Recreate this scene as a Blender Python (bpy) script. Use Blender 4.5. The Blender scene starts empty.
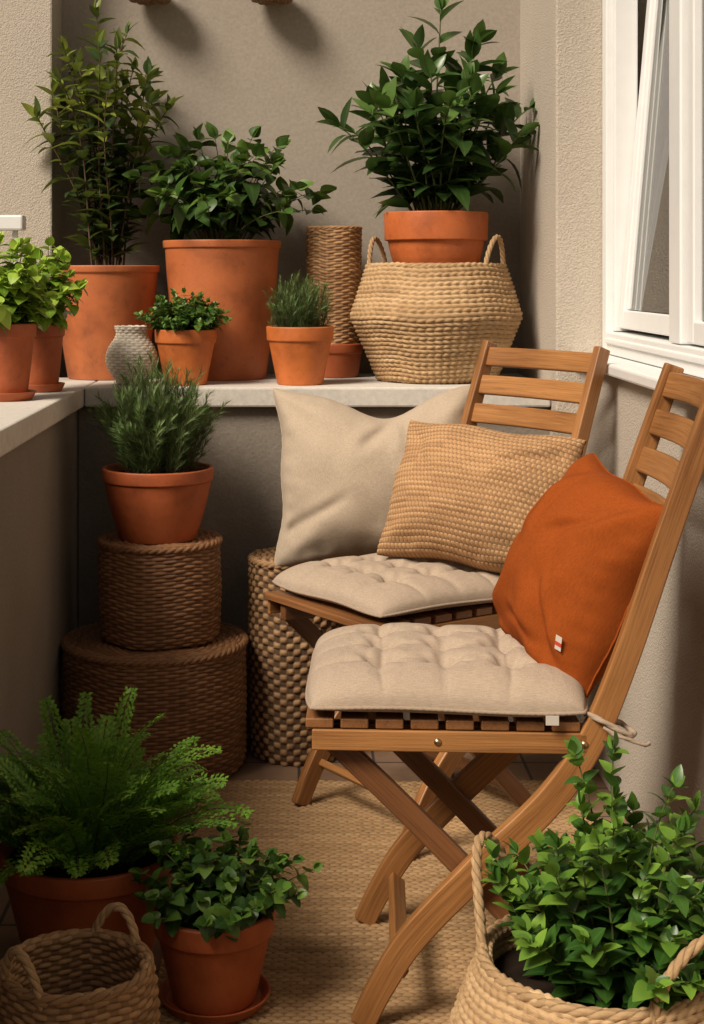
import bpy, math, random
import numpy as np
from mathutils import Vector, Matrix, noise
random.seed(7); np.random.seed(7)
sc=bpy.context.scene
COL=sc.collection
pi=math.pi
R=random.uniform

# ---------------------------------------------------------------- materials
def newmat(name,rough=.8,spec=.3):
    m=bpy.data.materials.new(name); m.use_nodes=True
    nt=m.node_tree; b=nt.nodes['Principled BSDF']
    b.inputs['Roughness'].default_value=rough
    b.inputs['Specular IOR Level'].default_value=spec
    return m,nt,b
def nd(nt,t,ins=None,**pr):
    n=nt.nodes.new(t)
    for k,v in pr.items(): setattr(n,k,v)
    if ins:
        for k,v in ins.items():
            s=n.inputs[k]
            if isinstance(v,bpy.types.NodeSocket): nt.links.new(v,s)
            else: s.default_value=v
    return n
def c4(c): return (c[0],c[1],c[2],1)
def ramp(nt,fac,stops):
    r=nd(nt,'ShaderNodeValToRGB',{'Fac':fac}); e=r.color_ramp.elements
    while len(e)<len(stops): e.new(.5)
    for i,(p,c) in enumerate(stops):
        e[i].position=p; e[i].color=c4(c)
    return r.outputs['Color']
def mix(nt,f,a,b,bt='MIX'):
    n=nt.nodes.new('ShaderNodeMix'); n.data_type='RGBA'; n.blend_type=bt
    for s,v in ((n.inputs[0],f),(n.inputs[6],a),(n.inputs[7],b)):
        if isinstance(v,bpy.types.NodeSocket): nt.links.new(v,s)
        else: s.default_value=v if not isinstance(v,tuple) or len(v)==4 else c4(v)
    return n.outputs[2]
def bump(nt,b,h,strength,dist):
    n=nd(nt,'ShaderNodeBump',{'Height':h,'Strength':strength,'Distance':dist})
    nt.links.new(n.outputs[0],b.inputs['Normal'])
def coord(nt): return nd(nt,'ShaderNodeTexCoord').outputs['Object']
def attr(nt,name,out='Fac'): return nd(nt,'ShaderNodeAttribute',attribute_name=name).outputs[out]
def noi(nt,vec,scale,detail=4,rough=.55): return nd(nt,'ShaderNodeTexNoise',{'Vector':vec,'Scale':scale,'Detail':detail,'Roughness':rough}).outputs['Fac']

def m_wall(name,c,grain,amt,var=.12,streak=True):
    m,nt,b=newmat(name,.92,.15); o=coord(nt)
    big=noi(nt,o,2.2,5); d=tuple(x*(1-var*1.6) for x in c); l=tuple(min(1,x*(1+var)) for x in c)
    col=ramp(nt,big,[(.3,d),(.7,l)])
    sm=noi(nt,o,grain,3,.7)
    col=mix(nt,.35,col,ramp(nt,sm,[(.3,tuple(x*.7 for x in c)),(.7,tuple(min(1,x*1.25) for x in c))]))
    nt.links.new(col,b.inputs['Base Color']); bump(nt,b,sm,1.0,amt); return m
def m_terra(name,c,bloom=.25,wet=False):
    m,nt,b=newmat(name,.55,.45); o=coord(nt)
    n1=noi(nt,o,7,6,.6); n2=noi(nt,o,60,4,.7); n3=noi(nt,o,3.3,5,.65)
    col=ramp(nt,n1,[(.28,tuple(x*.55 for x in c)),(.5,c),(.72,tuple(min(1,x*1.22) for x in c))])
    bl=ramp(nt,n3,[(.46,(0,0,0)),(.70,(bloom,)*3)])
    col=mix(nt,bl,col,(c[0]*.9+.11,c[1]*.9+.12,c[2]*.9+.06,1))
    sp=ramp(nt,n2,[(.28,(.5,.5,.5)),(.42,(1,1,1))])
    col=mix(nt,.5,col,sp,'MULTIPLY')
    nt.links.new(col,b.inputs['Base Color']); bump(nt,b,n2,.4,.002); return m
def m_weave(name,dark,mid,light,rough=.7,crev=.45):
    m,nt,b=newmat(name,rough,.35); h=attr(nt,'h'); o=attr(nt,'uvw','Vector')
    n1=noi(nt,o,.55,3,.6); 
    st=nd(nt,'ShaderNodeMapping',{'Vector':o,'Scale':(.5,9,1)}).outputs[0]
    n2=noi(nt,st,1.5,3,.6)
    rowm=nd(nt,'ShaderNodeMapping',{'Vector':o,'Scale':(.12,1,1)}).outputs[0]
    n3=nd(nt,'ShaderNodeTexWhiteNoise',{'Vector':nd(nt,'ShaderNodeVectorMath',{0:rowm},operation='FLOOR').outputs[0]},noise_dimensions='3D').outputs['Value']
    col=ramp(nt,n1,[(.3,mid),(.7,light)])
    col=mix(nt,.55,col,ramp(nt,n2,[(.3,dark),(.65,light)]))
    col=mix(nt,.38,col,ramp(nt,n3,[(0,dark),(.5,mid),(1,light)]))
    col=mix(nt,ramp(nt,h,[(0,(1,1,1)),(crev,(0,0,0))]),col,tuple(x*.32 for x in dark)+(1,))  # low weave gaps darkened in the colour, like occlusion shade between strands
    nt.links.new(col,b.inputs['Base Color']); bump(nt,b,n2,.6,.003); return m
def m_fabric(name,c,scale=900,var=.04,sheen=.05):
    m,nt,b=newmat(name,.95,.08); o=coord(nt)
    b.inputs['Sheen Weight'].default_value=sheen; b.inputs['Sheen Roughness'].default_value=.5
    a=nd(nt,'ShaderNodeMapping',{'Vector':o,'Scale':(1,.1,1)}).outputs[0]
    bb=nd(nt,'ShaderNodeMapping',{'Vector':o,'Scale':(.1,1,1)}).outputs[0]
    n1=noi(nt,a,scale,2,.5); n2=noi(nt,bb,scale,2,.5)
    s=nd(nt,'ShaderNodeMath',{0:n1,1:n2},operation='ADD').outputs[0]
    s=nd(nt,'ShaderNodeMath',{0:s,1:.5},operation='MULTIPLY').outputs[0]
    col=ramp(nt,s,[(.38,tuple(x*.66 for x in c)),(.62,tuple(min(1,x*1.25) for x in c))])
    big=noi(nt,o,6,3)
    col=mix(nt,.5,col,ramp(nt,big,[(.3,tuple(x*(1-var) for x in c)),(.7,tuple(x*(1+var) for x in c))]))
    nt.links.new(col,b.inputs['Base Color'])
    cr=noi(nt,o,22,3,.5)
    b1=nd(nt,'ShaderNodeBump',{'Height':cr,'Strength':.3,'Distance':.006})
    b2=nd(nt,'ShaderNodeBump',{'Height':s,'Strength':.45,'Distance':.0012,'Normal':b1.outputs[0]})
    nt.links.new(b2.outputs[0],b.inputs['Normal']); return m
def m_wood(name,dark,mid,light):
    m,nt,b=newmat(name,.36,.5); o=attr(nt,'uvw','Vector')
    st=nd(nt,'ShaderNodeMapping',{'Vector':o,'Scale':(2.2,55,55)}).outputs[0]
    n1=nd(nt,'ShaderNodeTexNoise',{'Vector':st,'Scale':1,'Detail':6,'Roughness':.65,'Distortion':.8}).outputs['Fac']
    st2=nd(nt,'ShaderNodeMapping',{'Vector':o,'Scale':(7,380,380)}).outputs[0]
    n2=noi(nt,st2,1,3,.6)
    col=ramp(nt,n1,[(.30,dark),(.46,mid),(.56,mid),(.70,light)])
    col=mix(nt,.7,col,ramp(nt,n2,[(.36,(.35,.3,.26)),(.54,(1,1,1))]),'MULTIPLY')
    big=noi(nt,o,2.0,2); col=mix(nt,.35,col,ramp(nt,big,[(.35,dark),(.65,light)]))
    nt.links.new(col,b.inputs['Base Color']); bump(nt,b,n2,.35,.0012); return m
def m_leaf(name,dark,light,young,rough=.42):
    m,nt,b=newmat(name,rough,.45); r=attr(nt,'rnd'); v=attr(nt,'mid')
    col=ramp(nt,r,[(0,dark),(.62,light),(1,young)])
    col=mix(nt,ramp(nt,v,[(.0,(.35,)*3),(.16,(0,)*3)]),col,tuple(min(1,x*1.7) for x in light)+(1,))
    n1=noi(nt,coord(nt),45,3); col=mix(nt,.5,col,ramp(nt,n1,[(.3,(.6,.6,.55)),(.7,(1.0,1.0,1.0))]),'MULTIPLY')
    nt.links.new(col,b.inputs['Base Color'])
    tr=nd(nt,'ShaderNodeBsdfTranslucent',{'Color':mix(nt,.5,col,young+(1,))})
    ms=nd(nt,'ShaderNodeMixShader',{0:.2}); nt.links.new(b.outputs[0],ms.inputs[1]); nt.links.new(tr.outputs[0],ms.inputs[2])
    nt.links.new(ms.outputs[0],nt.nodes['Material Output'].inputs[0]); return m
def m_plain(name,c,rough=.5,metal=0,spec=.4,nz=.12):
    m,nt,b=newmat(name,rough,spec); b.inputs['Metallic'].default_value=metal
    n=noi(nt,coord(nt),18,5); nt.links.new(ramp(nt,n,[(.3,tuple(x*(1-nz) for x in c)),(.7,tuple(min(1,x*(1+nz*.5)) for x in c))]),b.inputs['Base Color']); return m

WALL=m_wall('plaster_taupe',(.345,.298,.245),90,.0008,.07)
STUC=m_wall('stucco_cream',(.53,.465,.385),190,.005,.06)
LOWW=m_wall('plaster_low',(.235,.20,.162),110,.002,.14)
CAP=m_wall('ledge_cap_paint',(.57,.53,.47),60,.0008,.07)
TER=[m_terra('terracotta_%s'%n,c,b) for n,c,b in (('orange',(.47,.118,.030),.15),('chalky',(.43,.122,.038),.22),('deep',(.37,.086,.025),.15),('bright',(.52,.14,.030),.08))]
WBRN=m_weave('wicker_brown',(.11,.042,.016),(.26,.115,.048),(.45,.24,.115),.45,.5)
WMED=m_weave('wicker_medium',(.12,.056,.022),(.28,.15,.066),(.46,.28,.135),.6,.45)
WTAN=m_weave('wicker_tan',(.15,.075,.032),(.35,.19,.085),(.54,.33,.16),.55,.5)
WLIT=m_weave('wicker_light',(.19,.09,.035),(.40,.21,.09),(.58,.35,.17),.55,.5)
SEAG=m_weave('seagrass',(.22,.115,.045),(.44,.27,.125),(.64,.44,.24),.75)
JUTE=m_weave('jute',(.19,.102,.042),(.38,.225,.105),(.54,.35,.175),.95,.6)
KNIT=m_weave('knit_tan',(.28,.14,.06),(.48,.265,.12),(.61,.375,.19),.95,.6)
WHTW=m_weave('white_weave',(.50,.43,.33),(.70,.63,.52),(.80,.73,.62),.8)
BEIG=m_fabric('fabric_beige',(.42,.337,.25)); CUSH=m_fabric('fabric_cushion',(.39,.305,.228),800)
RUST=m_fabric('fabric_rust',(.255,.056,.0095),800,.06,0)
PIPE=m_fabric('fabric_piping',(.34,.26,.19)); 
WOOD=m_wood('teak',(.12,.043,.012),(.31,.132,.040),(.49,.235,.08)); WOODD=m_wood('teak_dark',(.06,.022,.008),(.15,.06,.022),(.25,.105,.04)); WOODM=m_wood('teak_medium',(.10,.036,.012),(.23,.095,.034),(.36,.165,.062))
SOIL=m_plain('soil',(.022,.014,.009),1,0,.1,.6); STEM=m_plain('stem_green',(.09,.10,.03),.7); BARK=m_plain('stem_brown',(.10,.06,.03),.8)
METAL=m_plain('brass_bolt',(.5,.36,.2),.35,1); WHITE=m_plain('window_white',(.75,.75,.735),.35,0,.5,.03)
TAG=m_plain('tag_white',(.55,.50,.43),.9); TAGR=m_plain('tag_red',(.5,.05,.03),.8)
L_A=m_leaf('leaf_olive',(.022,.046,.013),(.058,.105,.025),(.30,.35,.05))
L_B=m_leaf('leaf_mid',(.020,.052,.010),(.058,.125,.02),(.15,.25,.04))
L_H=m_leaf('leaf_glossy',(.020,.050,.012),(.055,.118,.025),(.13,.23,.045),.30)
L_S=m_leaf('leaf_small',(.020,.060,.009),(.060,.14,.020),(.15,.26,.04))
L_R=m_leaf('leaf_rosemary',(.055,.10,.026),(.12,.20,.05),(.21,.31,.08),.55)
L_Z=m_leaf('leaf_basil',(.13,.25,.02),(.27,.44,.04),(.42,.56,.08))
L_F=m_leaf('leaf_fern',(.050,.155,.015),(.15,.33,.034),(.30,.50,.05),.5)
L_G=m_leaf('leaf_bright',(.020,.066,.011),(.060,.150,.022),(.21,.37,.045),.36)

# ---------------------------------------------------------------- mesh helpers
def mesh_obj(name,verts,faces,mat,attrs=None,smooth=True,parent=None,loc=None):
    me=bpy.data.meshes.new(name)
    V=np.asarray(verts,dtype=np.float32).reshape(-1,3)
    if isinstance(faces,np.ndarray) and faces.ndim==2 and faces.shape[1]==4:
        nf=len(faces); me.vertices.add(len(V)); me.vertices.foreach_set('co',V.ravel())
        me.loops.add(nf*4); me.loops.foreach_set('vertex_index',faces.astype(np.int32).ravel())
        me.polygons.add(nf); me.polygons.foreach_set('loop_start',np.arange(0,nf*4,4,dtype=np.int32))
        me.update(calc_edges=True); me.validate()
    else:
        me.from_pydata(V.tolist(),[],[tuple(int(i) for i in f) for f in faces])
    me.update()
    if smooth: me.polygons.foreach_set('use_smooth',[True]*len(me.polygons))
    for k,(ty,a) in (attrs or {}).items():
        at=me.attributes.new(k,ty,'POINT')
        at.data.foreach_set('value' if ty=='FLOAT' else 'vector',np.asarray(a,dtype=np.float32).ravel())
    if mat: me.materials.append(mat)
    o=bpy.data.objects.new(name,me); COL.objects.link(o)
    if parent: o.parent=parent
    if loc: o.location=loc
    return o
def thing(name,loc,label,cat,rot=0,group=None):
    e=bpy.data.objects.new(name,None); e.empty_display_size=.05; COL.objects.link(e)
    e.location=loc; e.rotation_euler=(0,0,rot); e['label']=label; e['category']=cat
    if group: e['group']=group
    return e
def tag(o,label,cat,group=None):
    o['label']=label; o['category']=cat
    if group: o['group']=group
    return o
def gridfaces(nv,nu,closed):
    a=np.arange(nv*nu).reshape(nv,nu)
    if closed: b=np.roll(a,-1,axis=1)
    else: b=a[:,1:]; a=a[:,:-1]
    return np.stack([a[:-1],b[:-1],b[1:],a[1:]],-1).reshape(-1,4)
def boxes(name,lst,mat,parent=None,bev=.004,loc=None):
    V=[];F=[]
    for (x0,x1,y0,y1,z0,z1) in lst:
        k=len(V); V+=[(x,y,z) for z in (z0,z1) for x,y in ((x0,y0),(x1,y0),(x1,y1),(x0,y1))]
        F+=[tuple(k+i for i in f) for f in ((3,2,1,0),(4,5,6,7),(0,1,5,4),(1,2,6,5),(2,3,7,6),(3,0,4,7))]
    o=mesh_obj(name,V,F,mat,None,False,parent,loc)
    if bev:
        m=o.modifiers.new('b','BEVEL'); m.width=bev; m.segments=2; m.limit_method='ANGLE'
    return o
def resample(pts,n):
    P=np.array(pts,float); d=np.r_[0,np.cumsum(np.linalg.norm(np.diff(P,axis=0),axis=1))]
    s=np.linspace(0,d[-1],n); return np.stack([np.interp(s,d,P[:,i]) for i in range(P.shape[1])],-1),s
def smoothp(pts,n=60):
    P=[Vector(p) for p in pts]; P=[P[0]*2-P[1]]+P+[P[-1]*2-P[-2]]; out=[]
    for i in range(1,len(P)-2):
        for k in range(8):
            t=k/8; a,b,c,d=P[i-1:i+3]
            out.append(.5*((2*b)+(c-a)*t+(2*a-5*b+4*c-d)*t*t+(3*b-a-3*c+d)*t**3))
    out.append(P[-2]); return np.array([tuple(p) for p in out])
def W_wicker(N,p):   # strands pass over and under upright stakes
    def f(th,s):
        row=np.floor(s/p); fr=s/p-row
        c=np.cos(N/2*th+pi*row)
        over=np.clip(c+.45,0,1.45)/1.45
        return (np.abs(np.sin(pi*fr))**.5)*(.35+.65*over**.5)
    return f
def W_check(N,p):   # chunky chequered plait: square blocks
    def f(th,s):
        row=np.floor(s/p); fr=s/p-row
        c=np.cos(N/2*th+pi*row)
        over=np.clip(c+.1,0,1.1)/1.1
        return (np.abs(np.sin(pi*fr))**.45)*(.12+.88*over**.45)
    return f
def W_rope(N,p):
    def f(th,s):
        row=np.floor(s/p); fr=s/p-row
        sg=np.where(row%2==0,1,-1)
        return (np.abs(np.sin(pi*fr))**.5)*(.35+.65*np.abs(np.sin(N/2*th+sg*1.45*(fr-.5)+.3*np.sin(row*2.1)))**.7)
    return f
def lathe_weave(name,prof,pat,amp,mat,parent,N=64,ppx=6,pitch=.018,per=6,soft=3,wobble=1):
    pr=np.array([(r,z) for r,z in prof],float)
    L=np.sum(np.linalg.norm(np.diff(pr,axis=0),axis=1))
    nv=int(L/pitch*per)+2; P,s=resample(pr,nv)
    for _ in range(soft): P[1:-1]=(P[:-2]+2*P[1:-1]+P[2:])/4
    T=np.gradient(P,axis=0); T/=np.linalg.norm(T,axis=1)[:,None]+1e-9
    nrm=np.stack([T[:,1],-T[:,0]],-1)
    nu=N*ppx; th=np.linspace(0,2*pi,nu,endpoint=False)
    TH,S=np.meshgrid(th,s)
    wob=1+wobble*(.008*np.sin(TH*3+S*9)+.005*np.sin(TH*7-S*21))
    S2=S+wobble*(.0016*np.sin(TH*4+2)+.0009*np.sin(TH*9))
    h=pat(TH,S2); h=np.where(P[:,0:1]<.012,.3,h)
    irr=1+wobble*.18*np.sin(TH*13+np.floor(S2/pitch)*2.3)*np.sin(np.floor(S2/pitch)*1.9)
    rr=P[:,0:1]*wob+nrm[:,0:1]*amp*h*irr; zz=P[:,1:2]+nrm[:,1:2]*amp*h*irr+wobble*.002*np.sin(TH*5+1)
    V=np.stack([rr*np.cos(TH),rr*np.sin(TH),zz],-1)
    uvw=np.stack([TH*N/6.0,S2/pitch,TH*0],-1)
    return mesh_obj(name,V,gridfaces(nv,nu,True),mat,{'h':('FLOAT',h),'uvw':('FLOAT_VECTOR',uvw)},True,parent)
def rope(name,path,rad,mat,parent,closed=False,strands=3,twist=90,step=.003,flat=1.0):
    pts=np.array(path,float)
    if closed: pts=np.vstack([pts,pts[:1]])
    L=np.sum(np.linalg.norm(np.diff(pts,axis=0),axis=1)); n=max(8,int(L/step)); P,s=resample(pts,n)
    if closed:
        P=P[:-1]; s=s[:-1]; T=np.roll(P,-1,0)-np.roll(P,1,0); tw=2*pi*round(twist*L/(2*pi))/L
    else: T=np.gradient(P,axis=0); tw=twist
    T/=np.linalg.norm(T,axis=1)[:,None]
    up=np.array([0.02,.03,1.]); A=np.cross(T,up); A/=np.linalg.norm(A,axis=1)[:,None]+1e-6; B=np.cross(A,T)
    k=18; ph=np.linspace(0,2*pi,k,endpoint=False)
    PH,S=np.meshgrid(ph,s); h=np.abs(np.cos(strands/2*(PH-tw*S)))
    r=rad*(.72+.33*h)
    V=P[:,None,:]+(r*np.cos(PH))[...,None]*A[:,None,:]*1.0+(r*np.sin(PH))[...,None]*B[:,None,:]*flat
    F=gridfaces(len(P),k,True)
    if closed:
        a=np.arange(k)+(len(P)-1)*k; b=np.arange(k); F=np.vstack([F,np.stack([a,np.roll(a,-1),np.roll(b,-1),b],-1)])
    uvw=np.stack([S*60,PH*2,PH*0],-1)
    return mesh_obj(name,V,F,mat,{'h':('FLOAT',h*.9+.1),'uvw':('FLOAT_VECTOR',uvw)},True,parent)
def circ(r,z,n=120): return [(r*math.cos(2*pi*i/n),r*math.sin(2*pi*i/n),z) for i in range(n)]
def handle(parent,r,z,az,span,height,rad,mat,lean=.0):
    pts=[]
    for i in range(25):
        t=i/24; a=az+(t-.5)*span/r; hh=z-.035+(height+.035)*(math.sin(pi*t)**.55)
        rr=r+lean*math.sin(pi*t)
        if i in(0,24): hh=z-.04
        pts.append((rr*math.cos(a),rr*math.sin(a),hh))
    return rope('handle',pts,rad,mat,parent,False,3,110,.003)
def beamdata(D,pts,w,t,side):
    P=np.array(pts,float); n=len(P); T=np.gradient(P,axis=0) if n>2 else np.repeat((P[1]-P[0])[None],2,0)
    T=T/np.linalg.norm(T,axis=1)[:,None]; S=np.array(side,float); Wd=np.cross(T,S); Wd/=np.linalg.norm(Wd,axis=1)[:,None]
    s=np.r_[0,np.cumsum(np.linalg.norm(np.diff(P,axis=0),axis=1))]
    k=len(D['v']); off=R(0,50)
    ww=w if hasattr(w,'__len__') else [w]*n
    for i in range(n):
        for a,b in ((-1,-1),(1,-1),(1,1),(-1,1)):
            D['v'].append(P[i]+Wd[i]*a*ww[i]/2+S*b*t/2); D['u'].append((s[i]+off,a*ww[i]/2+off,b*t/2))
    for i in range(n-1):
        for j in range(4):
            D['f'].append((k+i*4+j,k+i*4+(j+1)%4,k+i*4+4+(j+1)%4,k+i*4+4+j))
    D['f'].append((k+3,k+2,k+1,k)); e=k+(n-1)*4; D['f'].append((e,e+1,e+2,e+3))
def beamobj(name,D,mat,parent,bev=.004):
    o=mesh_obj(name,D['v'],D['f'],mat,{'uvw':('FLOAT_VECTOR',D['u'])},False,parent)
    import bmesh
    bm=bmesh.new(); bm.from_mesh(o.data); bmesh.ops.recalc_face_normals(bm,faces=bm.faces); bm.to_mesh(o.data); bm.free()
    m=o.modifiers.new('b','BEVEL'); m.width=bev; m.segments=3; m.limit_method='ANGLE'; m.angle_limit=math.radians(50)
    o.data.polygons.foreach_set('use_smooth',[True]*len(o.data.polygons))
    w=o.modifiers.new('wn','WEIGHTED_NORMAL'); w.keep_sharp=False
    return o
def ND(): return {'v':[],'f':[],'u':[]}

# ---------------------------------------------------------------- leaves
class MB:
    def __init__(s): s.v=[];s.f=[];s.r=[];s.m=[];s.pe=.85
    def leaf(s,p,d,n,L,W,fold=.25,curl=.25,k=.8,seg=4,rnd=None,twist=0):
        d=d.normalized(); n=(n-d*n.dot(d))
        if n.length<1e-4: n=Vector((0.3,.2,1)); n=n-d*n.dot(d)
        n.normalize(); sd=d.cross(n)
        rn=random.random() if rnd is None else rnd
        q=len(s.v)
        for i in range(seg+1):
            t=i/seg; w=W*max(.04,math.sin(pi*min(1,(t*.97+.015))**k)**s.pe) if i<seg else W*.04
            c=p+d*L*t*(1-.12*curl*t)-n*(curl*L*t*t)
            s.v+=[c-sd*w+n*fold*w,c,c+sd*w+n*fold*w]; s.r+=[rn]*3; s.m+=[1,0,1]
            if i: 
                a=q+(i-1)*3
                s.f+=[(a,a+1,a+4,a+3),(a+1,a+2,a+5,a+4)]
    def tube(s,pts,r0,r1,k=5):
        n=len(pts); q=len(s.v)
        for i,p in enumerate(pts):
            t=(pts[min(i+1,n-1)]-pts[max(i-1,0)]).normalized(); a=t.cross(Vector((.31,.9,.1))).normalized(); b=t.cross(a); r=r0+(r1-r0)*i/(n-1)
            for j in range(k):
                an=2*pi*j/k; s.v.append(p+a*r*math.cos(an)+b*r*math.sin(an)); s.r.append(.5); s.m.append(1)
            if i:
                for j in range(k): s.f.append((q+(i-1)*k+j,q+(i-1)*k+(j+1)%k,q+i*k+(j+1)%k,q+i*k+j))
    def obj(s,name,mat,parent):
        return mesh_obj(name,[tuple(x) for x in s.v],np.array(s.f),mat,{'rnd':('FLOAT',s.r),'mid':('FLOAT',s.m)},True,parent)
def bush(par,z0,pr,n,H,S,L,W,per,matl,mats=None,t0=.2,a=.5,b=.8,up=.25,curl=.3,fold=.25,k=.8,dome=.45,sr=.0025,pw=1.5,opp=True,young=.12,tall=None,lvar=.25,droop=0,cx=0,cy=0,stretch=(1,1),seg=5,pe=.85,hv=(.78,1.06)):
    lf=MB(); lf.pe=pe; st=MB(); rot=R(0,6)
    for i in range(n):
        an=i*2.39996+rot+R(-.25,.25); rr=math.sqrt((i+.5)/n)
        o=Vector((math.cos(an)*stretch[0],math.sin(an)*stretch[1],0)); h=H*(1-dome*rr*rr)*R(*hv); lean=S*rr*R(.8,1.1)
        if tall and i<len(tall): h=tall[i][2]; o=Vector((tall[i][0],tall[i][1],0)); lean=1; 
        base=Vector((cx,cy,z0))+Vector((math.cos(an),math.sin(an),0))*pr*rr*.8
        pts=[]; ns=10; wob=Vector((R(-1,1),R(-1,1),0))*H*.035
        for j in range(ns+1):
            t=j/ns; pts.append(base+o*lean*t**pw+Vector((0,0,h*(1-(1-t)**1.25)-droop*rr*t**2.5))+wob*math.sin(t*5+i))
        st.tube(pts,sr,sr*.45)
        cnt=per if not(tall and i<len(tall)) else int(per*1.3)
        az=R(0,6)
        for j in range(cnt):
            t=t0+(1-t0)*(j+R(.3,.7))/cnt; x=t*ns; q=min(int(x),ns-1); p=pts[q].lerp(pts[q+1],x-q); tg=(pts[q+1]-pts[q]).normalized()
            e1=tg.cross(Vector((.2,.97,.15))).normalized(); e2=tg.cross(e1)
            az+= 2.4 if not opp else pi/2
            for sgn in ((0,pi) if opp else (0,)):
                rad=e1*math.cos(az+sgn)+e2*math.sin(az+sgn)
                d=tg*a*R(.6,1.4)+rad*b+Vector((0,0,up))+Vector((R(-1,1),R(-1,1),R(-1,1)))*.18
                sz=R(1-lvar,1+lvar)*(1-.35*max(0,t-.75)/.25)
                nn=(Vector((0,0,1))*1.2+tg*.6+Vector((R(-1,1),R(-1,1),R(-.5,.5)))*.4)
                yn=R(0,.62)*(.6+.4*t) if random.random()>young*(t>.6)*2 else R(.7,1)
                lf.leaf(p,d,nn,L*sz,W*sz,fold*R(.5,1.5),curl*R(.2,1.6),k,seg,yn)
        for q in range(3):
            dd=(pts[-1]-pts[-2]).normalized()+Vector((R(-1,1),R(-1,1),R(-.2,.5)))*.55
            lf.leaf(pts[-1],dd,Vector((R(-1,1),R(-1,1),.8)),L*R(.55,.85),W*R(.5,.85),fold,curl*.5,k,seg,R(.5,.95))
    lf.obj('foliage',matl,par); st.obj('stem',mats or STEM,par)
def rosemary(par,z0,pr,n,H,S,L,per,droop=0,nw=.030):
    lf=MB(); st=MB()
    for i in range(n):
        an=i*2.39996+R(-.3,.3); rr=math.sqrt((i+.5)/n); o=Vector((math.cos(an),math.sin(an),0))
        h=H*(1-.42*rr*rr)*R(.66,1.08); lean=S*rr*R(.6,1.2); base=Vector((0,0,z0))+o*pr*rr*.8; ns=8
        wob=Vector((R(-1,1),R(-1,1),0))*.014
        pts=[base+o*lean*(j/ns)**1.2+Vector((0,0,h*(1-(1-j/ns)**1.2)))+wob*math.sin(j*.6) for j in range(ns+1)]
        st.tube(pts,.0011,.0006,4)
        for j in range(per):
            t=.06+.94*(j+.5)/per; x=t*ns; q=min(int(x),ns-1); p=pts[q].lerp(pts[q+1],x-q); tg=(pts[q+1]-pts[q]).normalized()
            e1=tg.cross(Vector((.2,.97,.15))).normalized(); e2=tg.cross(e1); az=j*1.9+i
            for sg in (0,2.1,4.2):
                rad=e1*math.cos(az+sg)+e2*math.sin(az+sg)
                lf.leaf(p,tg*R(.3,.8)+rad*.85,tg+rad*-.3,L*R(.65,1.2)*(1-.4*max(0,t-.7)/.3),L*nw,.2,-.2,.6,2,R(0,.7)*(.5+.5*t)+.3*(t>.7)*random.random())
    lf.obj('foliage',L_R,par); st.obj('stem',BARK,par)
def fern(par,z0,n,Lf,mat):
    lf=MB(); st=MB()
    for i in range(n):
        an=i*2.39996+R(-.3,.3); rr=((i+.5)/n)**.6; o=Vector((math.cos(an),math.sin(an),0)); side=Vector((-o.y,o.x,0))
        el=math.radians(90-48*rr+R(-10,10)); L=Lf*R(.58,1.10)*(1-.22*rr); ns=16; p=Vector((0,0,z0))+o*.09*rr; pts=[p]
        dd=el; ddr=math.radians(R(1.6,6.5)); sw=R(-.045,.045); o2=o.copy()
        for j in range(ns):
            o2=(o2+side*sw).normalized(); p=p+(o2*math.cos(dd)+Vector((0,0,math.sin(dd))))*L/ns; pts.append(p); dd-=ddr*(.2+1.5*j/ns)
        st.tube(pts,.0016,.0007,4)
        npn=21; rb=R(0,.4); wid=R(.024,.042)
        tip=Vector((R(-1,1),R(-1,1),0))*.5
        for j in range(npn):
            t=.10+.90*j/npn; x=t*ns; q=min(int(x),ns-1); p=pts[q].lerp(pts[q+1],x-q); tg=(pts[q+1]-pts[q]).normalized()
            sd=(tg.cross(Vector((0,0,1))+tip)); sd=(sd if sd.length>.1 else side).normalized(); nn=sd.cross(tg)
            pl=wid*math.sin(pi*(t*.82+.16))**.8*R(.8,1.15)
            for sg in (-1,1):
                d=(sd*sg+tg*.6+nn*R(-.05,.3)).normalized(); nl=max(2,int(pl/.0078))
                for k in range(nl):
                    tt=(k+.5)/nl; c=p+d*pl*tt-nn*.008*tt*tt
                    wv=nn.cross(d).normalized()
                    for s2 in (-1,1):
                        lf.leaf(c,wv*s2*.75+d*.75+nn*R(-.2,.35),nn+Vector((R(-1,1),R(-1,1),0))*.35,.0108*(1-.4*tt)*R(.8,1.2),.0044,.15,.15,.7,2,min(1,rb+R(0,.25)+.42*t*t))
                lf.leaf(p+d*pl*.85,d,nn,.011,.004,.1,.1,.7,2,R(.4,.9))
    lf.obj('foliage',mat,par); st.obj('stem',STEM,par)

# ---------------------------------------------------------------- pots
def lathe(name,prof,mat,parent,n=72,bev=True):
    pr=np.array(prof,float); th=np.linspace(0,2*pi,n,endpoint=False)
    V=np.stack([pr[:,0:1]*np.cos(th),pr[:,0:1]*np.sin(th),np.repeat(pr[:,1:2],n,1)],-1)
    return mesh_obj(name,V,gridfaces(len(pr),n,True),mat,None,True,parent)
def rnd_prof(prof,rad=.004):
    out=[prof[0]]
    for i in range(1,len(prof)-1):
        a,b,c=[np.array(x,float) for x in prof[i-1:i+2]]
        u=a-b; v=c-b; ru=min(rad,np.linalg.norm(u)*.4); rv=min(rad,np.linalg.norm(v)*.4)
        u/=np.linalg.norm(u)+1e-9; v/=np.linalg.norm(v)+1e-9
        A=b+u*ru; C=b+v*rv
        for t in (0,.33,.67,1): out.append(tuple((1-t)**2*A+2*t*(1-t)*b+t*t*C))
    out.append(prof[-1]); return out
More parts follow.
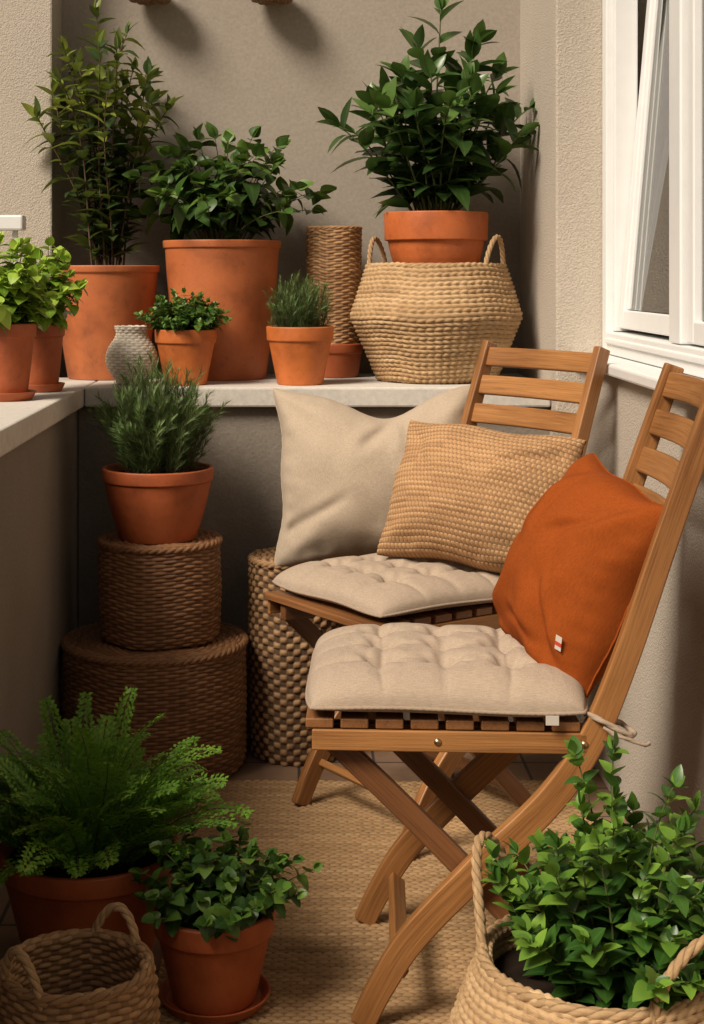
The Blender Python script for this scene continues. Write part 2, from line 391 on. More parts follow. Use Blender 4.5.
def pot(par,rr,rb,h,rimh,rimo,mat,soil=True,saucer=False,z0=0,bulge=0,sd=.03):
    s=z0
    if saucer:
        sr=rb*1.38
        lathe('saucer',rnd_prof([(0,s+.002),(sr*.86,s),(sr,s+.022),(sr*.95,s+.022),(sr*.84,s+.008),(0,s+.008)],.003),mat,par); s+=.009
    rn=rr-rimo; w=.012; z=s
    prof=[(0,z),(rb,z)]
    for t in (.25,.5,.75): prof.append((rb+(rn-rb)*t+bulge*math.sin(pi*t),z+(h-rimh)*t))
    prof+=[(rn,z+h-rimh),(rr-.002,z+h-rimh+.001),(rr,z+h),(rr-w,z+h),(rn-w-.004,z+h-rimh),(rn-w-.01,z+h-sd-.02),(0,z+h-sd-.02)]
    lathe('pot',rnd_prof(prof,.004),mat,par)
    if soil:
        n=40; V=[];rs=rn-w+.001
        th=np.linspace(0,2*pi,n,endpoint=False); rad=np.linspace(0,1,8)
        for q in rad:
            for t in th:
                x=q*rs*math.cos(t); y=q*rs*math.sin(t); V.append((x,y,z+h-sd+.010*noise.noise(Vector((x*60,y*60,3)))*(q<1)))
        mesh_obj('soil',V,gridfaces(8,n,True),SOIL,None,True,par)
    return s+h-sd

# ================================================================ SETTING
def struct(o): o['kind']='structure'; return o
gv=[(-400,-400,-4),(400,-400,-4),(400,400,-4),(-400,400,-4)]
struct(mesh_obj('ground',gv,[(0,1,2,3)],m_plain('grass_ground',(.09,.08,.045),1,0,.1,.4),None,False))
m,nt,b=newmat('floor_tiles',.55,.35); o=coord(nt)
br=nd(nt,'ShaderNodeTexBrick',{'Vector':o,'Color1':c4((.24,.145,.09)),'Color2':c4((.30,.19,.12)),'Mortar':c4((.07,.055,.045)),'Scale':1.0,'Mortar Size':.004,'Brick Width':.2,'Row Height':.2},offset=0)
col=mix(nt,.6,br.outputs['Color'],ramp(nt,noi(nt,o,14,5),[(.3,(.55,.55,.55)),(.7,(1,1,1))]),'MULTIPLY'); nt.links.new(col,b.inputs['Base Color'])
bump(nt,b,br.outputs['Fac'],-.6,.003)
struct(boxes('floor',[(-.95,1.0,-1,4.95,-.2,0)],m,None,0))
H0=.984
wl=boxes('wall',[(-.762,.711,4.82,4.97,0,3.0)],WALL,None,0); tag(wl,'smooth taupe plaster wall behind the plant ledge','wall')
p=boxes('wall',[(-2.2,-.762,4.63,4.97,-.2,3.0)],STUC,None,.006); tag(p,'cream rough stucco wall end beside the railing','wall')
p=boxes('column',[(.711,1.0,4.15,4.97,0,3.0)],STUC,None,.006); tag(p,'cream stucco column between niche and window','column')
p=thing('parapet',(0,0,0),'low taupe plaster parapet with pale painted cap','parapet')
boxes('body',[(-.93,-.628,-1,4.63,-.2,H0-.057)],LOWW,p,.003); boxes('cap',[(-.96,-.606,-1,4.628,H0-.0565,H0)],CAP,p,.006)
p=thing('ledge',(0,0,0),'plaster plant ledge with pale cap under the wall','ledge')
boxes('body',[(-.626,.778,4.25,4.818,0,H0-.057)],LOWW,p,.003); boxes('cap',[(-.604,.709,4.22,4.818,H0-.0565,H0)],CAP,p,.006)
p=boxes('wall',[(.78,.98,-1,4.148,0,1.055)],STUC,None,.004); tag(p,'lower stucco wall under the window sill','wall')
p=boxes('wall',[(.841,.98,-1,2.55,1.055,3.0),(.841,.98,2.55,4.148,2.55,3.0)],STUC,None,0); tag(p,'stucco wall around the white window','wall')
p=thing('railing',(-1.2,4.4,0),'pale metal railing fixed to the stucco wall','railing')
boxes('handrail',[(-.35,.395,-.03,.03,1.43,1.475)],WHITE,p,.006)
boxes('baluster',[(-.3+.11*i,-.285+.11*i,-.008,.008,H0+.0,1.43) for i in range(7)],WHITE,p,.002)
# window
p=thing('window',(0,0,0),'white framed window with tilted sash and sill','window')
Z0,Z1=1.085,2.55; x0,x1=.838,.92
boxes('frame',[(x0,x1,4.095,4.147,Z0,Z1),(x0,x1,3.30,3.40,Z0+.062,Z1-.062),(x0,x1,2.552,2.62,Z0,Z1),(x0,x1,2.62,4.095,Z0,Z0+.06),(x0,x1,2.62,4.095,Z1-.06,Z1),
  (x0+.018,x1,4.070,4.0945,Z0+.062,Z1-.062),(x0+.02,x1,3.402,3.418,Z0+.062,Z1-.062),(x0-.008,x0+.012,2.64,4.08,Z0+.03,Z0+.045)],WHITE,p,.004)
boxes('sill',[(.752,.862,1.0,4.147,1.054,1.083)],WHITE,p,.006)
s=bpy.data.objects.new('sash',None); COL.objects.link(s); s.parent=p; s.location=(.885,0,Z0+.07); s.rotation_euler=(0,math.radians(5),0)
boxes('frame',[(-.02,.02,4.02,4.066,0,1.38),(-.02,.02,3.422,3.465,0,1.38),(-.02,.02,3.465,4.02,0,.05),(-.02,.02,3.465,4.02,1.33,1.38),(-.012,.012,4.006,4.0195,.052,1.328),(-.012,.012,3.466,3.48,.052,1.328)],WHITE,s,.004)
boxes('sash',[(.85,.89,3.235,3.29,Z0+.065,Z1-.065),(.85,.89,2.63,2.685,Z0+.065,Z1-.065),(.85,.89,2.685,3.235,Z0+.065,Z0+.115),(.85,.89,2.685,3.235,Z1-.115,Z1-.065)],WHITE,p,.004)
gm,nt,b=newmat('glass',.03,.5); gl=nd(nt,'ShaderNodeBsdfGlossy',{'Color':(1,1,1,1),'Roughness':.02}); tr=nd(nt,'ShaderNodeBsdfTransparent',{'Color':(.9,.92,.9,1)})
fr=nd(nt,'ShaderNodeFresnel',{'IOR':1.6}); ms=nd(nt,'ShaderNodeMixShader',{0:fr.outputs[0],1:tr.outputs[0],2:gl.outputs[0]}); nt.links.new(ms.outputs[0],nt.nodes['Material Output'].inputs[0])
boxes('glass',[(-.003,.003,3.481,4.005,.052,1.328)],gm,s,0)
boxes('glass',[(.868,.873,2.687,3.233,Z0+.117,Z1-.117)],gm,p,0)
th=np.linspace(0,1,400); V=[]
for z in np.linspace(1.0,2.7,12):
    for t in th: V.append((1.075+.028*math.sin(t*110+.6*math.sin(t*23))+.012*math.sin(t*41+z*2),2.3+t*2.1,z))
CURT=m_fabric('curtain_linen',(.78,.75,.68),500)
tag(mesh_obj('curtain',V,gridfaces(12,400,False),CURT),'pale linen curtain hanging in folds behind the window','curtain')
tag(boxes('room',[(1.9,2.0,1.5,4.97,0,3.0),(1.0,1.9,4.87,4.97,0,3.0),(1.0,1.9,1.5,1.6,0,3.0),(.98,2.0,1.5,4.97,3.0,3.1)],WALL,None,0),'plain room walls behind the curtain','room')
# rug
cell=.0118; x0,x1,y0,y1=-.262,.70,1.6,3.83; per=6
nu=int((x1-x0)/cell)*5; nv=int((y1-y0)/cell)*per
X,Y=np.meshgrid(np.linspace(x0,x1,nu),np.linspace(y0,y1,nv))
rw=np.floor((Y-y0)/cell); f=(Y-y0)/cell-rw
h=np.abs(np.sin(pi*f))**.55*(.3+.7*np.abs(np.sin(pi*((X-x0)/cell*.5+.5*rw)+.25*np.sin(X*30+Y*17)))**.6)
zz=.005+.0068*h*(1+.18*np.sin(rw*1.7+X*40))+.0012*np.sin(X*9+Y*4)
edge=(X<=x0)|(X>=x1)|(Y<=y0)|(Y>=y1); zz=np.where(edge,0.001,zz)
rug=mesh_obj('rug',np.stack([X,Y,zz],-1),gridfaces(nv,nu,False),JUTE,{'h':('FLOAT',h),'uvw':('FLOAT_VECTOR',np.stack([X*60,(Y-y0)/cell,X*0],-1))})
tag(rug,'natural woven jute rug on the tiled floor','rug')
RZ=.012

# ================================================================ BASKETS
def basket_lid(name,loc,r,h,label,mat,N,pitch,amp,pat=None,ppx=8):
    e=thing(name,loc,label,'basket')
    lathe_weave('body',[(0,.004),(r*.93,.004),(r*.97,.02),(r,h*.5),(r*.985,h-.012),(r*.95,h),(r*.5,h-.004),(0,h-.006)],pat or W_wicker(N,pitch),amp,mat,e,N,ppx,pitch,6)
    rope('rim',circ(r*.985,h-.005),.0095,mat,e,True,3,100)
    return e
basket_lid('wicker_basket',(-.383,3.985,0),.243,.335,'wide dark brown lidded wicker basket on the floor',WBRN,58,.0092,.0046)
basket_lid('wicker_basket',(-.37,3.99,.338),.160,.262,'smaller brown lidded wicker basket stacked on a wider one',WBRN,38,.0092,.0045)
basket_lid('rattan_basket',(-.005,4.085,0),.128,.535,'tall chequered woven rattan basket on the floor',WMED,44,.0165,.0075,W_check(44,.0165))

def open_basket(name,loc,prof,label,mat,N,pitch,amp,pat,hands,rimr,rimz,rr=.010,hr=.0085,hm=None,lean=0):
    e=thing(name,loc,label,'basket'); lathe_weave('body',prof,pat,amp,mat,e,N,6,pitch,6)
    rope('rim',circ(rimr,rimz),rr,mat,e,True,3,80)
    for az,span,hh in hands: handle(e,rimr,rimz,math.radians(az),span,hh,hr,hm or mat,lean)
    return e
def belly(rb,rm,rt,h,hm,ang=.25):
    o=[(0,.004),(rb*.9,.004)]
    for t in np.linspace(0,1,8): o.append((rb+(rm-rb)*(t*(1-ang)+ang*math.sin(t*pi/2)),.012+(hm-.012)*t))
    for t in np.linspace(.12,1,8): o.append((rm+(rt-rm)*(t*(1-ang)+ang*(1-math.cos(t*pi/2))),hm+(h-hm)*t))
    return o
def inner(o,rt,h,depth,w=.012):
    return o+[(rt-w*.4,h+.004),(rt-w,h),(rt-w+.01,h-depth*.4),(rt-w,h-depth),(0,h-depth)]
bp=belly(.178,.252,.205,.343,.195,.0)
BG=open_basket('seagrass_basket',(.411,4.50,H0),inner(bp,.205,.343,.045),'round bellied natural seagrass basket with two handles on the ledge',SEAG,60,.0135,.0075,W_rope(60,.0135),[(152,.13,.085),(-33,.13,.085)],.202,.343,.008,.0075)
bp=belly(.17,.226,.172,.30,.13,.6)
BR=open_basket('seagrass_planter_basket',(.437,2.17,RZ),inner(bp,.172,.30,.05),'round seagrass basket planter holding a leafy green shrub',SEAG,64,.0115,.0065,W_rope(64,.0115),[(146,.14,.135),(-56,.14,.095)],.170,.30,.0090,.0080,None,.022)
bp=belly(.095,.128,.118,.2,.11,.8)
open_basket('woven_basket',(-.355,2.39,0),inner(bp,.118,.2,.17),'empty open brown woven basket with loop handles',WTAN,40,.0095,.0055,W_wicker(40,.0095),[(62,.10,.05),(228,.10,.06)],.116,.2,.0080,.0075,SEAG)
e=thing('terracotta_pot',(.109,4.66,H0),'squat terracotta pot under a tall wicker vase','pot'); pot(e,.092,.075,.105,.03,.006,TER[2],False,sd=.01)
e=thing('wicker_vase',(.109,4.66,H0+.086),'tall cylindrical brown wicker vase standing on a pot','vase')
h=.375
lathe_weave('body',[(0,.003),(.074,.003),(.078,.02),(.082,h*.5),(.084,h-.004),(.080,h),(.074,h-.01),(.070,h-.2),(0,h-.2)],W_wicker(22,.0088),.0045,WLIT,e,22,10,.0088,6)
rope('rim',circ(.082,h),.006,WLIT,e,True,3,110)
e=thing('ceramic_vase',(-.483,4.33,H0),'small whitewashed diamond textured vase on the ledge','vase')
pf=[(0,.003),(.042,.003)]+[(.042+.032*math.sin(pi*t)**.9,.01+.13*t) for t in np.linspace(.05,.95,10)]+[(.043,.148),(.049,.168),(.043,.168),(.036,.148),(.045,.10),(0,.10)]
lathe_weave('body',pf,W_wicker(28,.0085),.0022,WHTW,e,28,8,.0085,7,3,0)
for x in(-.47,-.085):
    e=thing('hanging_basket',(x,4.737,2.165),'small brown wicker basket hung high on the wall','basket',0,'baskets hung on the wall')
    lathe_weave('body',[(0,0),(.06,0),(.074,.015),(.076,.04),(.070,.04),(.064,.015),(0,.012)],W_wicker(30,.01),.004,WBRN,e,30,6,.01,6); rope('rim',circ(.074,.04),.005,WBRN,e,True)
    rope('hanger',[(-.07,.0,.04),(-.04,.05,.12),(0,.078,.17),(.04,.05,.12),(.07,.0,.04)],.003,WBRN,e)

# ================================================================ POTTED PLANTS
e=thing('potted_plant',(-.589,4.60,H0),'tall airy leafy shrub in a large terracotta pot','potted plant')
z=pot(e,.163,.118,.345,.022,.008,TER[1],bulge=.006)
bush(e,z,.06,20,.72,.165,.080,.0170,25,L_A,BARK,.06,.5,.85,.15,.45,.3,.75,.22,.0035,1.15,False,.26,tall=[(-.03,0,.80),(.07,.02,.74),(-.12,0,.66),(.13,0,.60)])
e=thing('potted_plant',(-.236,4.60,H0),'bushy dark green leafy plant in a large tapered terracotta pot','potted plant')
z=pot(e,.182,.135,.421,.024,.007,TER[1],bulge=.004)
bush(e,z,.09,50,.40,.245,.068,.028,7,L_B,STEM,.22,.35,.9,.1,.5,.25,.62,.5,.0025,1.4,False,.2,droop=.04,stretch=(1.0,.8),hv=(.65,1.08))
e=thing('potted_plant',(.411,4.50,H0+.343-.03),'glossy broad leaved plant in terracotta pot sitting in a basket','potted plant')
z=pot(e,.156,.11,.19,.085,.012,TER[0],bulge=.006)
bush(e,z,.07,36,.50,.25,.115,.029,10,L_H,STEM,.10,.5,.85,.2,.45,.28,.85,.42,.004,1.05,False,.15,tall=[(.02,0,.64),(-.06,.03,.52),(.12,0,.54)],stretch=(1,.7))
e=thing('potted_herb',(-.327,4.33,H0),'small trailing green herb in a little terracotta pot','potted plant')
z=pot(e,.09,.06,.16,.04,.007,TER[3])
bush(e,z,.06,70,.125,.085,.020,.0095,8,L_S,STEM,.3,.4,.9,.2,.25,.2,.6,.5,.001,1.3,True,.25,seg=3,pe=.7,hv=(.6,1.15))
e=thing('potted_rosemary',(.003,4.34,H0),'small upright rosemary in a plain terracotta pot','potted plant')
z=pot(e,.098,.066,.168,.042,.007,TER[3]); rosemary(e,z,.078,95,.185,.040,.024,28,nw=.036)
e=thing('potted_rosemary',(-.375,3.99,.338+.262),'full rosemary bush in terracotta pot on stacked baskets','potted plant')
z=pot(e,.149,.10,.19,.035,.007,TER[2],bulge=.004,sd=.02); rosemary(e,z,.105,165,.31,.09,.034,40)
for (x,y,rr,hh,lab) in ((-.75,3.80,.085,.185,'lush basil in terracotta pot with saucer on the parapet'),(-.706,4.08,.07,.175,'basil in slimmer terracotta pot with saucer beside another')):
    e=thing('potted_basil',(x,y,H0),lab,'potted plant',0,'basil pots on the parapet')
    z=pot(e,rr,rr*.72,hh,.035,.006,TER[2],saucer=True)
    bush(e,z,rr*.7,36,.22,.08,.042,.0205,6,L_Z,STEM,.2,.3,.95,.1,.6,.15,.64,.4,.002,1.3,True,.3,pe=.7,hv=(.6,1.15))
e=thing('potted_fern',(-.40,2.86,0),'lush green fern in a wide terracotta pot on the floor','potted plant')
z=pot(e,.172,.118,.215,.04,.01,TER[2],sd=.02); fern(e,z,96,.325,L_F)
e=thing('potted_plant',(-.150,2.66,RZ),'round leaved green plant in small terracotta pot with saucer','potted plant')
z=pot(e,.109,.073,.16,.04,.008,TER[2],saucer=True)
bush(e,z,.065,50,.140,.115,.029,.0150,6,L_S,STEM,.15,.35,.9,.2,.4,.2,.62,.45,.002,1.3,True,.2,pe=.65,hv=(.62,1.12),cx=.008)
n=30;V=[];thh=np.linspace(0,2*pi,n,endpoint=False)
for q in np.linspace(0,1,8):
    for t in thh: V.append((q*.165*math.cos(t),q*.165*math.sin(t),.262+.012*noise.noise(Vector((q*9*math.cos(t),q*9*math.sin(t),1)))*(q<1)))
mesh_obj('soil',V,gridfaces(8,n,True),SOIL,None,True,BR)
bush(BR,.26,.115,60,.275,.105,.037,.0132,11,L_G,STEM,.04,.55,.85,.3,.35,.22,.68,.5,.0022,1.1,True,.28,cx=.026,pe=.76,hv=(.55,1.15),tall=[(-.05,.03,.32),(0.01,.05,.33),(.06,0,.29)])

# ================================================================ CHAIRS
HW=.205
def chair(loc,rot,label):
    e=thing('folding_chair',loc,label,'chair',rot,'matching folding wooden chairs')
    A=smoothp([(.462,0,1.110),(.378,0,.87),(.297,0,.63),(.238,0,.49),(.165,0,.385),(.050,0,.272),(-.060,0,.155),(-.115,0,.07),(-.150,0,0)])
    for sy in (-1,1):
        D=ND(); P=A.copy(); P[:,1]=sy*HW; w=np.interp(np.linspace(0,1,len(P)),[0,.4,.6,1],[.038,.048,.052,.042]); beamdata(D,P,list(w),.024,(0,1,0)); beamobj('leg',D,WOOD,e)
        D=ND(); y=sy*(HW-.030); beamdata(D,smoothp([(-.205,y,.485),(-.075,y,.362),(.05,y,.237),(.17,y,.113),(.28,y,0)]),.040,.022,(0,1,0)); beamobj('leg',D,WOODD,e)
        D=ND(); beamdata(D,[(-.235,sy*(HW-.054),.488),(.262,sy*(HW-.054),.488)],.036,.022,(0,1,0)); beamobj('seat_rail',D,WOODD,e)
        D=ND(); beamdata(D,[(-.235,sy*(HW+.007),.491),(.235,sy*(HW+.007),.491)],.036,.010,(0,1,0)); beamobj('seat_rail',D,WOOD,e,.003)
    D=ND()
    for i in range(8):
        x=-.222+i*.060; beamdata(D,[(x,-HW-.009,.519),(x,HW+.009,.519)],.048,.017,(0,0,1))
    beamobj('seat',D,WOODM,e,.003)
    D=ND()
    for i in range(4):
        z=1.072-i*.073; x=np.interp(z,[.87,1.110],[.378,.462]); pts=[(x+.018*(1-(t*2-1)**2),-HW+.01+(2*HW-.02)*t,z) for t in np.linspace(0,1,9)]
        beamdata(D,np.array(pts),.052,.016,(.95,0,-.32))
    beamobj('backrest',D,WOOD,e,.005)
    D=ND(); beamdata(D,[(-.085,-HW+.01,.09),(-.085,HW-.01,.09)],.032,.018,(.6,0,.8)); beamobj('stretcher',D,WOOD,e)
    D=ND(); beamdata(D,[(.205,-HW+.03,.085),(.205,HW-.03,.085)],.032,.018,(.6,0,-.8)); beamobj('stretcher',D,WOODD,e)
    for (x,z) in ((.228,.491),(-.02,.491),(.085,.305)):
        for sy in (-1,1):
            n=14; r=.0065
            V=[(x,sy*(HW+.0165),z)]+[(x+r*math.cos(2*pi*i/n),sy*(HW+.0135),z+r*math.sin(2*pi*i/n)) for i in range(n)]+[(x+r*math.cos(2*pi*i/n),sy*(HW+.006),z+r*math.sin(2*pi*i/n)) for i in range(n)]
            F=[(0,1+i,1+(i+1)%n) for i in range(n)]+[(1+i,1+n+i,1+n+(i+1)%n,1+(i+1)%n) for i in range(n)]
            mesh_obj('bolt',V,F,METAL,None,True,e)
    return e
C1=(.268,2.775); C2=(.240,3.56); r1=math.radians(-3); r2=math.radians(34)
chair((C1[0],C1[1],RZ),r1,'slatted teak folding chair with tufted cushion and rust pillow')
chair((C2[0],C2[1],RZ),r2,'slatted teak folding chair with tufted cushion and woven pillow')
def cushion(loc,rot,label,W=.475,Dp=.43,T=.052,seed=0):
    n=160; u=np.linspace(-1,1,n); U,Vv=np.meshgrid(u,u)
    U=np.sign(U)*np.abs(U)**.8; Vv=np.sign(Vv)*np.abs(Vv)**.8
    X=U*W/2*(1-.055*Vv**6-.010*(1-Vv**2)); Y=Vv*Dp/2*(1-.055*U**6-.010*(1-U**2))
    e=((1-np.abs(U)**4.5)*(1-np.abs(Vv)**4.5))**.45
    cs=(-.46,.0,.46)
    def lines(A,B,ph): return np.minimum.reduce([np.abs(A-c-.012*np.sin(B*5+ph+c*3)) for c in cs])
    du=lines(U,Vv,seed); dv=lines(Vv,U,seed+2)
    cr=.18*np.exp(-(np.abs(du)/.05))+.18*np.exp(-(np.abs(dv)/.05))
    dim=.85*np.exp(-(du**2+dv**2)/.010)
    rw=np.zeros_like(U)
    for a in cs:
        for b_ in cs:
            d=np.hypot(U-a,Vv-b_); an=np.arctan2(Vv-b_,U-a); rw+=np.sin(an*6+a*9+b_*5+seed)*np.exp(-((d-.13)/.08)**2)
    nz=np.array([[noise.noise(Vector((a*2.3+seed,b*2.3,seed)))*.30+noise.noise(Vector((a*7+seed,b*7,4)))*.14+noise.noise(Vector((a*17+seed,b*9,6)))*.09 for a in u] for b in u])
    top=T*e*(1.0-np.minimum(cr*.9,.30)-dim*.75+.20*nz*e+.055*rw)
    V=np.concatenate([np.stack([X,Y,top+.022],-1).reshape(-1,3),np.stack([X,Y,-.018*e+.018],-1).reshape(-1,3)])
    V[:,2]+=np.tile((.003*np.sin(U*3+seed)*np.abs(Vv)**3+.003*np.sin(Vv*4+seed)*np.abs(U)**3).ravel(),2)
    F=gridfaces(n,n,False); F2=F[:,::-1]+n*n
    bd=np.concatenate([np.arange(n-1),np.arange(n-1)*n+n-1,(n*n-1-np.arange(n-1)),(n*(n-1)-np.arange(n-1)*n)])
    B=np.stack([bd,bd+n*n,np.roll(bd,-1)+n*n,np.roll(bd,-1)],-1)
    ob=mesh_obj('seat_cushion',V,np.vstack([F,F2,B]),CUSH); ob.location=loc; ob.rotation_euler=(0,0,rot); tag(ob,label,'cushion','seat cushions on the chairs')
    rope('piping',V[bd]-[0,0,.003],.0035,PIPE,ob,True,2,300,.004)
    us=np.sign(u)*abs(u)**.8
    for a in cs:
        for b_ in cs:
            i=int(np.argmin(abs(us-a))); j=int(np.argmin(abs(us-b_))); q=V[j*n+i]
            pr=[(.0001,.004),(.004,.0035),(.0065,.0015),(.007,-.001)]; thq=np.linspace(0,2*pi,12,endpoint=False)
            mesh_obj('button',[(q[0]+r*math.cos(t),q[1]+r*math.sin(t),q[2]+z+.001) for r,z in pr for t in thq],gridfaces(4,12,True),CUSH,None,True,ob)
    return ob
zc=RZ+.530
cu=cushion((C1[0]-.004,C1[1]-.002,zc),r1,'beige tufted square seat cushion on the nearer chair',.49,.46,.060,3)
cu2=cushion((C2[0]+.004,C2[1]+.005,zc),r2,'beige tufted square seat cushion beneath the woven pillow',.475,.455,.052,9)
q=HW-.19
rope('tie',[(.235,-.19-q,.012),(.262,-.212-q,.004),(.285,-.215-q,-.008),(.308,-.212-q,-.02),(.318,-.19-q,-.022),(.30,-.165-q,-.012),(.26,-.165-q,.0),(.235,-.18-q,.008)],.0050,PIPE,cu,False,2,90)
rope('tie',[(.262,-.212-q,-.006),(.280,-.219-q,-.016),(.305,-.220-q,-.024),(.332,-.216-q,-.034),(.340,-.21-q,-.032)],.0036,PIPE,cu,False,2,90)
boxes('label_tag',[(.165,.187,-.2335,-.2315,-.002,.014)],TAG,cu,0)

def pillow(name,center,right,up,W,Hh,T,mat,label,pinch=.07,weave=None,seed=0,chop=0,n=90,TB=None,tagp=False,wa=.4,wk=1.0,folds=()):
    TB=TB or T
    r=Vector(right).normalized(); uu=Vector(up); uu=(uu-r*uu.dot(r)).normalized(); nn=r.cross(uu)
    nu=n if not weave else weave[0]*6; nv=n if not weave else weave[1]*6
    a=np.sin(np.linspace(-1,1,nu)*pi/2) if not weave else np.linspace(-1,1,nu); b=np.sin(np.linspace(-1,1,nv)*pi/2) if not weave else np.linspace(-1,1,nv); U,V_=np.meshgrid(a,b)
    X=U*W/2*(1-pinch*(1-V_**2)*np.abs(U)**1.2); Y=V_*Hh/2*(1-pinch*(1-U**2)*np.abs(V_)**1.2)
    if chop: Y=Y-chop*np.exp(-((U-.05)/.42)**2)*(np.clip(V_,-.2,1)+.2)/1.2
    X=X+.004*np.sin(V_*7+seed)*np.abs(U); Y=Y+.004*np.sin(U*6+seed*2)*np.abs(V_)
    pr=((1-U**2)*(1-V_**2)); shp=np.clip(pr,0,1)**wa
    def nz(sg): return np.array([[noise.noise(Vector((x*1.8+seed,y*1.8,sg*5+seed)))*.014+noise.noise(Vector((x*4+seed,y*3.0,sg*3+2)))*.006 for x in a] for y in b])
    hh=np.zeros_like(U)
    if weave:
        rw=np.floor((V_+1)/2*weave[1]); f=(V_+1)/2*weave[1]-rw; g=(U+1)/2*weave[0]+.5*rw
        hh=(np.abs(np.sin(pi*f))**.5)*(np.abs(np.sin(pi*g+.6*(f-.5)))**.5)
    wr=np.zeros_like(U)
    for cx in(-1,1):
        for cy in(-1,1):
            dx=(U-cx); dy=(V_-cy); d=np.sqrt(dx*dx+dy*dy); an=np.arctan2(dy*cy*-1,dx*cx*-1)
            wr+=wk*np.sin(an*7+seed+cx*2+cy+d*2)*.006*np.exp(-((d-.45)/.25)**2)
    for (ux,uy,ang,ln,dp) in folds:
        ca,sa=math.cos(ang),math.sin(ang); s=(U-ux)*ca+(V_-uy)*sa; w=-(U-ux)*sa+(V_-uy)*ca+.08*np.sin(s*4)
        wr-=dp*np.exp(-(w/.06)**2)*np.exp(-(s/ln)**4); wr+=dp*.5*np.exp(-((w-.11)/.07)**2)*np.exp(-(s/ln)**4)
    wr+=.003*np.sin(U*34+seed)*np.exp(-((1-np.abs(V_))/.12)**2)+.003*np.sin(V_*31+seed)*np.exp(-((1-np.abs(U))/.12)**2)
    e=np.clip(pr*6,0,1)
    zt=T*shp+(nz(1)+wr)*e+.0045*hh; zb=-(TB*shp+(nz(-1)+wr*.5)*e)-.0045*hh
    P=lambda Z:(np.stack([X,Y,Z],-1)).reshape(-1,3)
    V=np.vstack([P(zt),P(zb)]); F=gridfaces(nv,nu,False); F=np.vstack([F,F[:,::-1]+nu*nv])
    uvw=np.stack([U*W*60,V_*Hh*80,U*0],-1).reshape(-1,3); 
    ob=mesh_obj(name,V,F,mat,{'h':('FLOAT',np.tile(hh.ravel(),2)),'uvw':('FLOAT_VECTOR',np.vstack([uvw,uvw]))})
    M=Matrix((r,uu,nn)).transposed().to_4x4(); M.translation=Vector(center); ob.matrix_world=M
    bd=np.concatenate([np.arange(nu-1),np.arange(nv-1)*nu+nu-1,(nu*nv-1-np.arange(nu-1)),(nu*(nv-1)-np.arange(nv-1)*nu)])
    if not weave: rope('seam',V[bd],.0022,mat,ob,True,2,100,.006)
    tag(ob,label,'pillow')
    if tagp:   # small label sewn on the front face near the lower corner
        iu=int(np.argmin(abs(a-tagp[0]))); iv=int(np.argmin(abs(b-tagp[1]))); q0=V[iv*nu+iu]
        du=V[iv*nu+iu+3]-V[iv*nu+iu-3]; dv=V[(iv+3)*nu+iu]-V[(iv-3)*nu+iu]; du/=np.linalg.norm(du); dv/=np.linalg.norm(dv); nq=np.cross(du,dv); nq/=np.linalg.norm(nq)
        for (b0,b1,off,mm) in ((0,.026,.0035,TAG),(.008,.015,.0042,TAGR)):
            cs=[q0+du*x+dv*y+nq*(off+z) for z in (0,.001) for x,y in ((0,b0),(.013,b0),(.013,b1),(0,b1))]
            mesh_obj('label_tag',cs,[(3,2,1,0),(4,5,6,7),(0,1,5,4),(1,2,6,5),(2,3,7,6),(3,0,4,7)],mm,None,False,ob)
    return ob
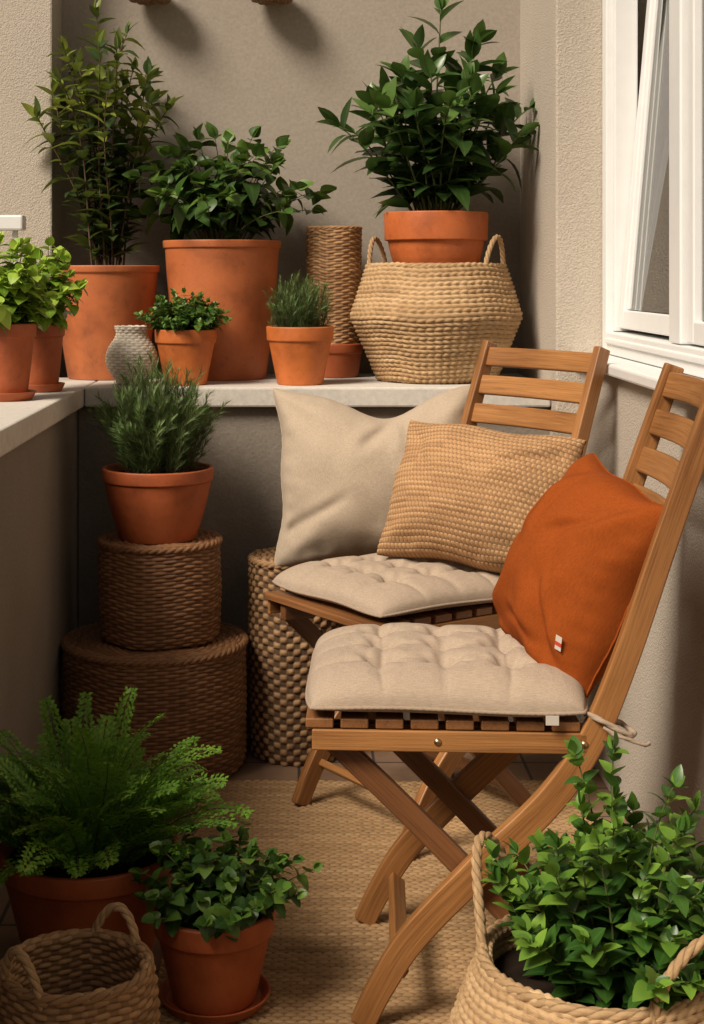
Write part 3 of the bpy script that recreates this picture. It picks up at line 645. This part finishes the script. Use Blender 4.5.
pillow('pillow',(.534,2.775,.745),(.080,-.33,-.055),(.150,.02,.33),.36,.385,.132,RUST,'rust orange linen pillow leaning on a wooden chair back',.055,None,4,0,130,TB=.045,tagp=(.80,-.62),wa=.40,wk=1.2,
  folds=((.35,.45,.9,.35,.008),(.5,-.45,-.7,.35,.008),(-.2,.6,1.9,.3,.006),(.1,-.7,.2,.4,.007),(-.55,.1,1.2,.4,.005)))
pillow('woven_pillow',(.436,3.59,.765),(.85,-.50,-.06),(.42,.22,.85),.46,.35,.15,KNIT,'tan chunky woven rectangular pillow on a chair',.05,(42,28),11,0,TB=.05,wa=.5,folds=((.6,.5,.8,.3,.005),(-.6,.4,-.8,.3,.005)))
pillow('pillow',(.212,4.01,.762),(1,-.05,.02),(.07,.22,1),.555,.48,.170,BEIG,'plain beige linen pillow propped against the ledge',.08,None,17,.070,140,TB=.06,wk=1.0,wa=.43,
  folds=((.0,.62,1.35,.30,.010),(.28,.55,1.9,.26,.007),(-.62,-.45,.75,.35,.007)))

# ================================================================ LIGHT + CAMERA
w=bpy.data.worlds.new('World'); sc.world=w; w.use_nodes=True; nt=w.node_tree
AZ,EL=226,45
sky=nt.nodes.new('ShaderNodeTexSky'); sky.sky_type='NISHITA'; sky.sun_disc=False
sky.sun_elevation=math.radians(EL); sky.sun_rotation=math.radians(AZ); sky.dust_density=4; sky.ozone_density=.4
tint=mix(nt,1.0,sky.outputs[0],(1.0,.88,.73,1),'MULTIPLY')
nt.links.new(tint,nt.nodes['Background'].inputs[0]); nt.nodes['Background'].inputs[1].default_value=.055
sl=bpy.data.lights.new('Sun','SUN'); sl.energy=4.7; sl.angle=math.radians(22); sl.color=(1,.90,.775)
so=bpy.data.objects.new('Sun',sl); COL.objects.link(so)
az=math.radians(AZ); el=math.radians(EL)
d=Vector((math.sin(az)*math.cos(el),math.cos(az)*math.cos(el),math.sin(el)))
so.rotation_euler=d.to_track_quat('Z','Y').to_euler(); so.location=d*6
cd=bpy.data.cameras.new('Camera'); cam=bpy.data.objects.new('Camera',cd); COL.objects.link(cam)
cam.location=(0,0,1.3); cam.rotation_euler=(pi/2,0,0); cd.sensor_width=36; cd.lens=36*1500/1024; cd.shift_x=53/1024; cd.shift_y=-237/1024
cd.clip_end=2000; cd.clip_start=.05
sc.camera=cam
sc.view_settings.view_transform='Standard'; sc.view_settings.look='None'; sc.view_settings.exposure=0
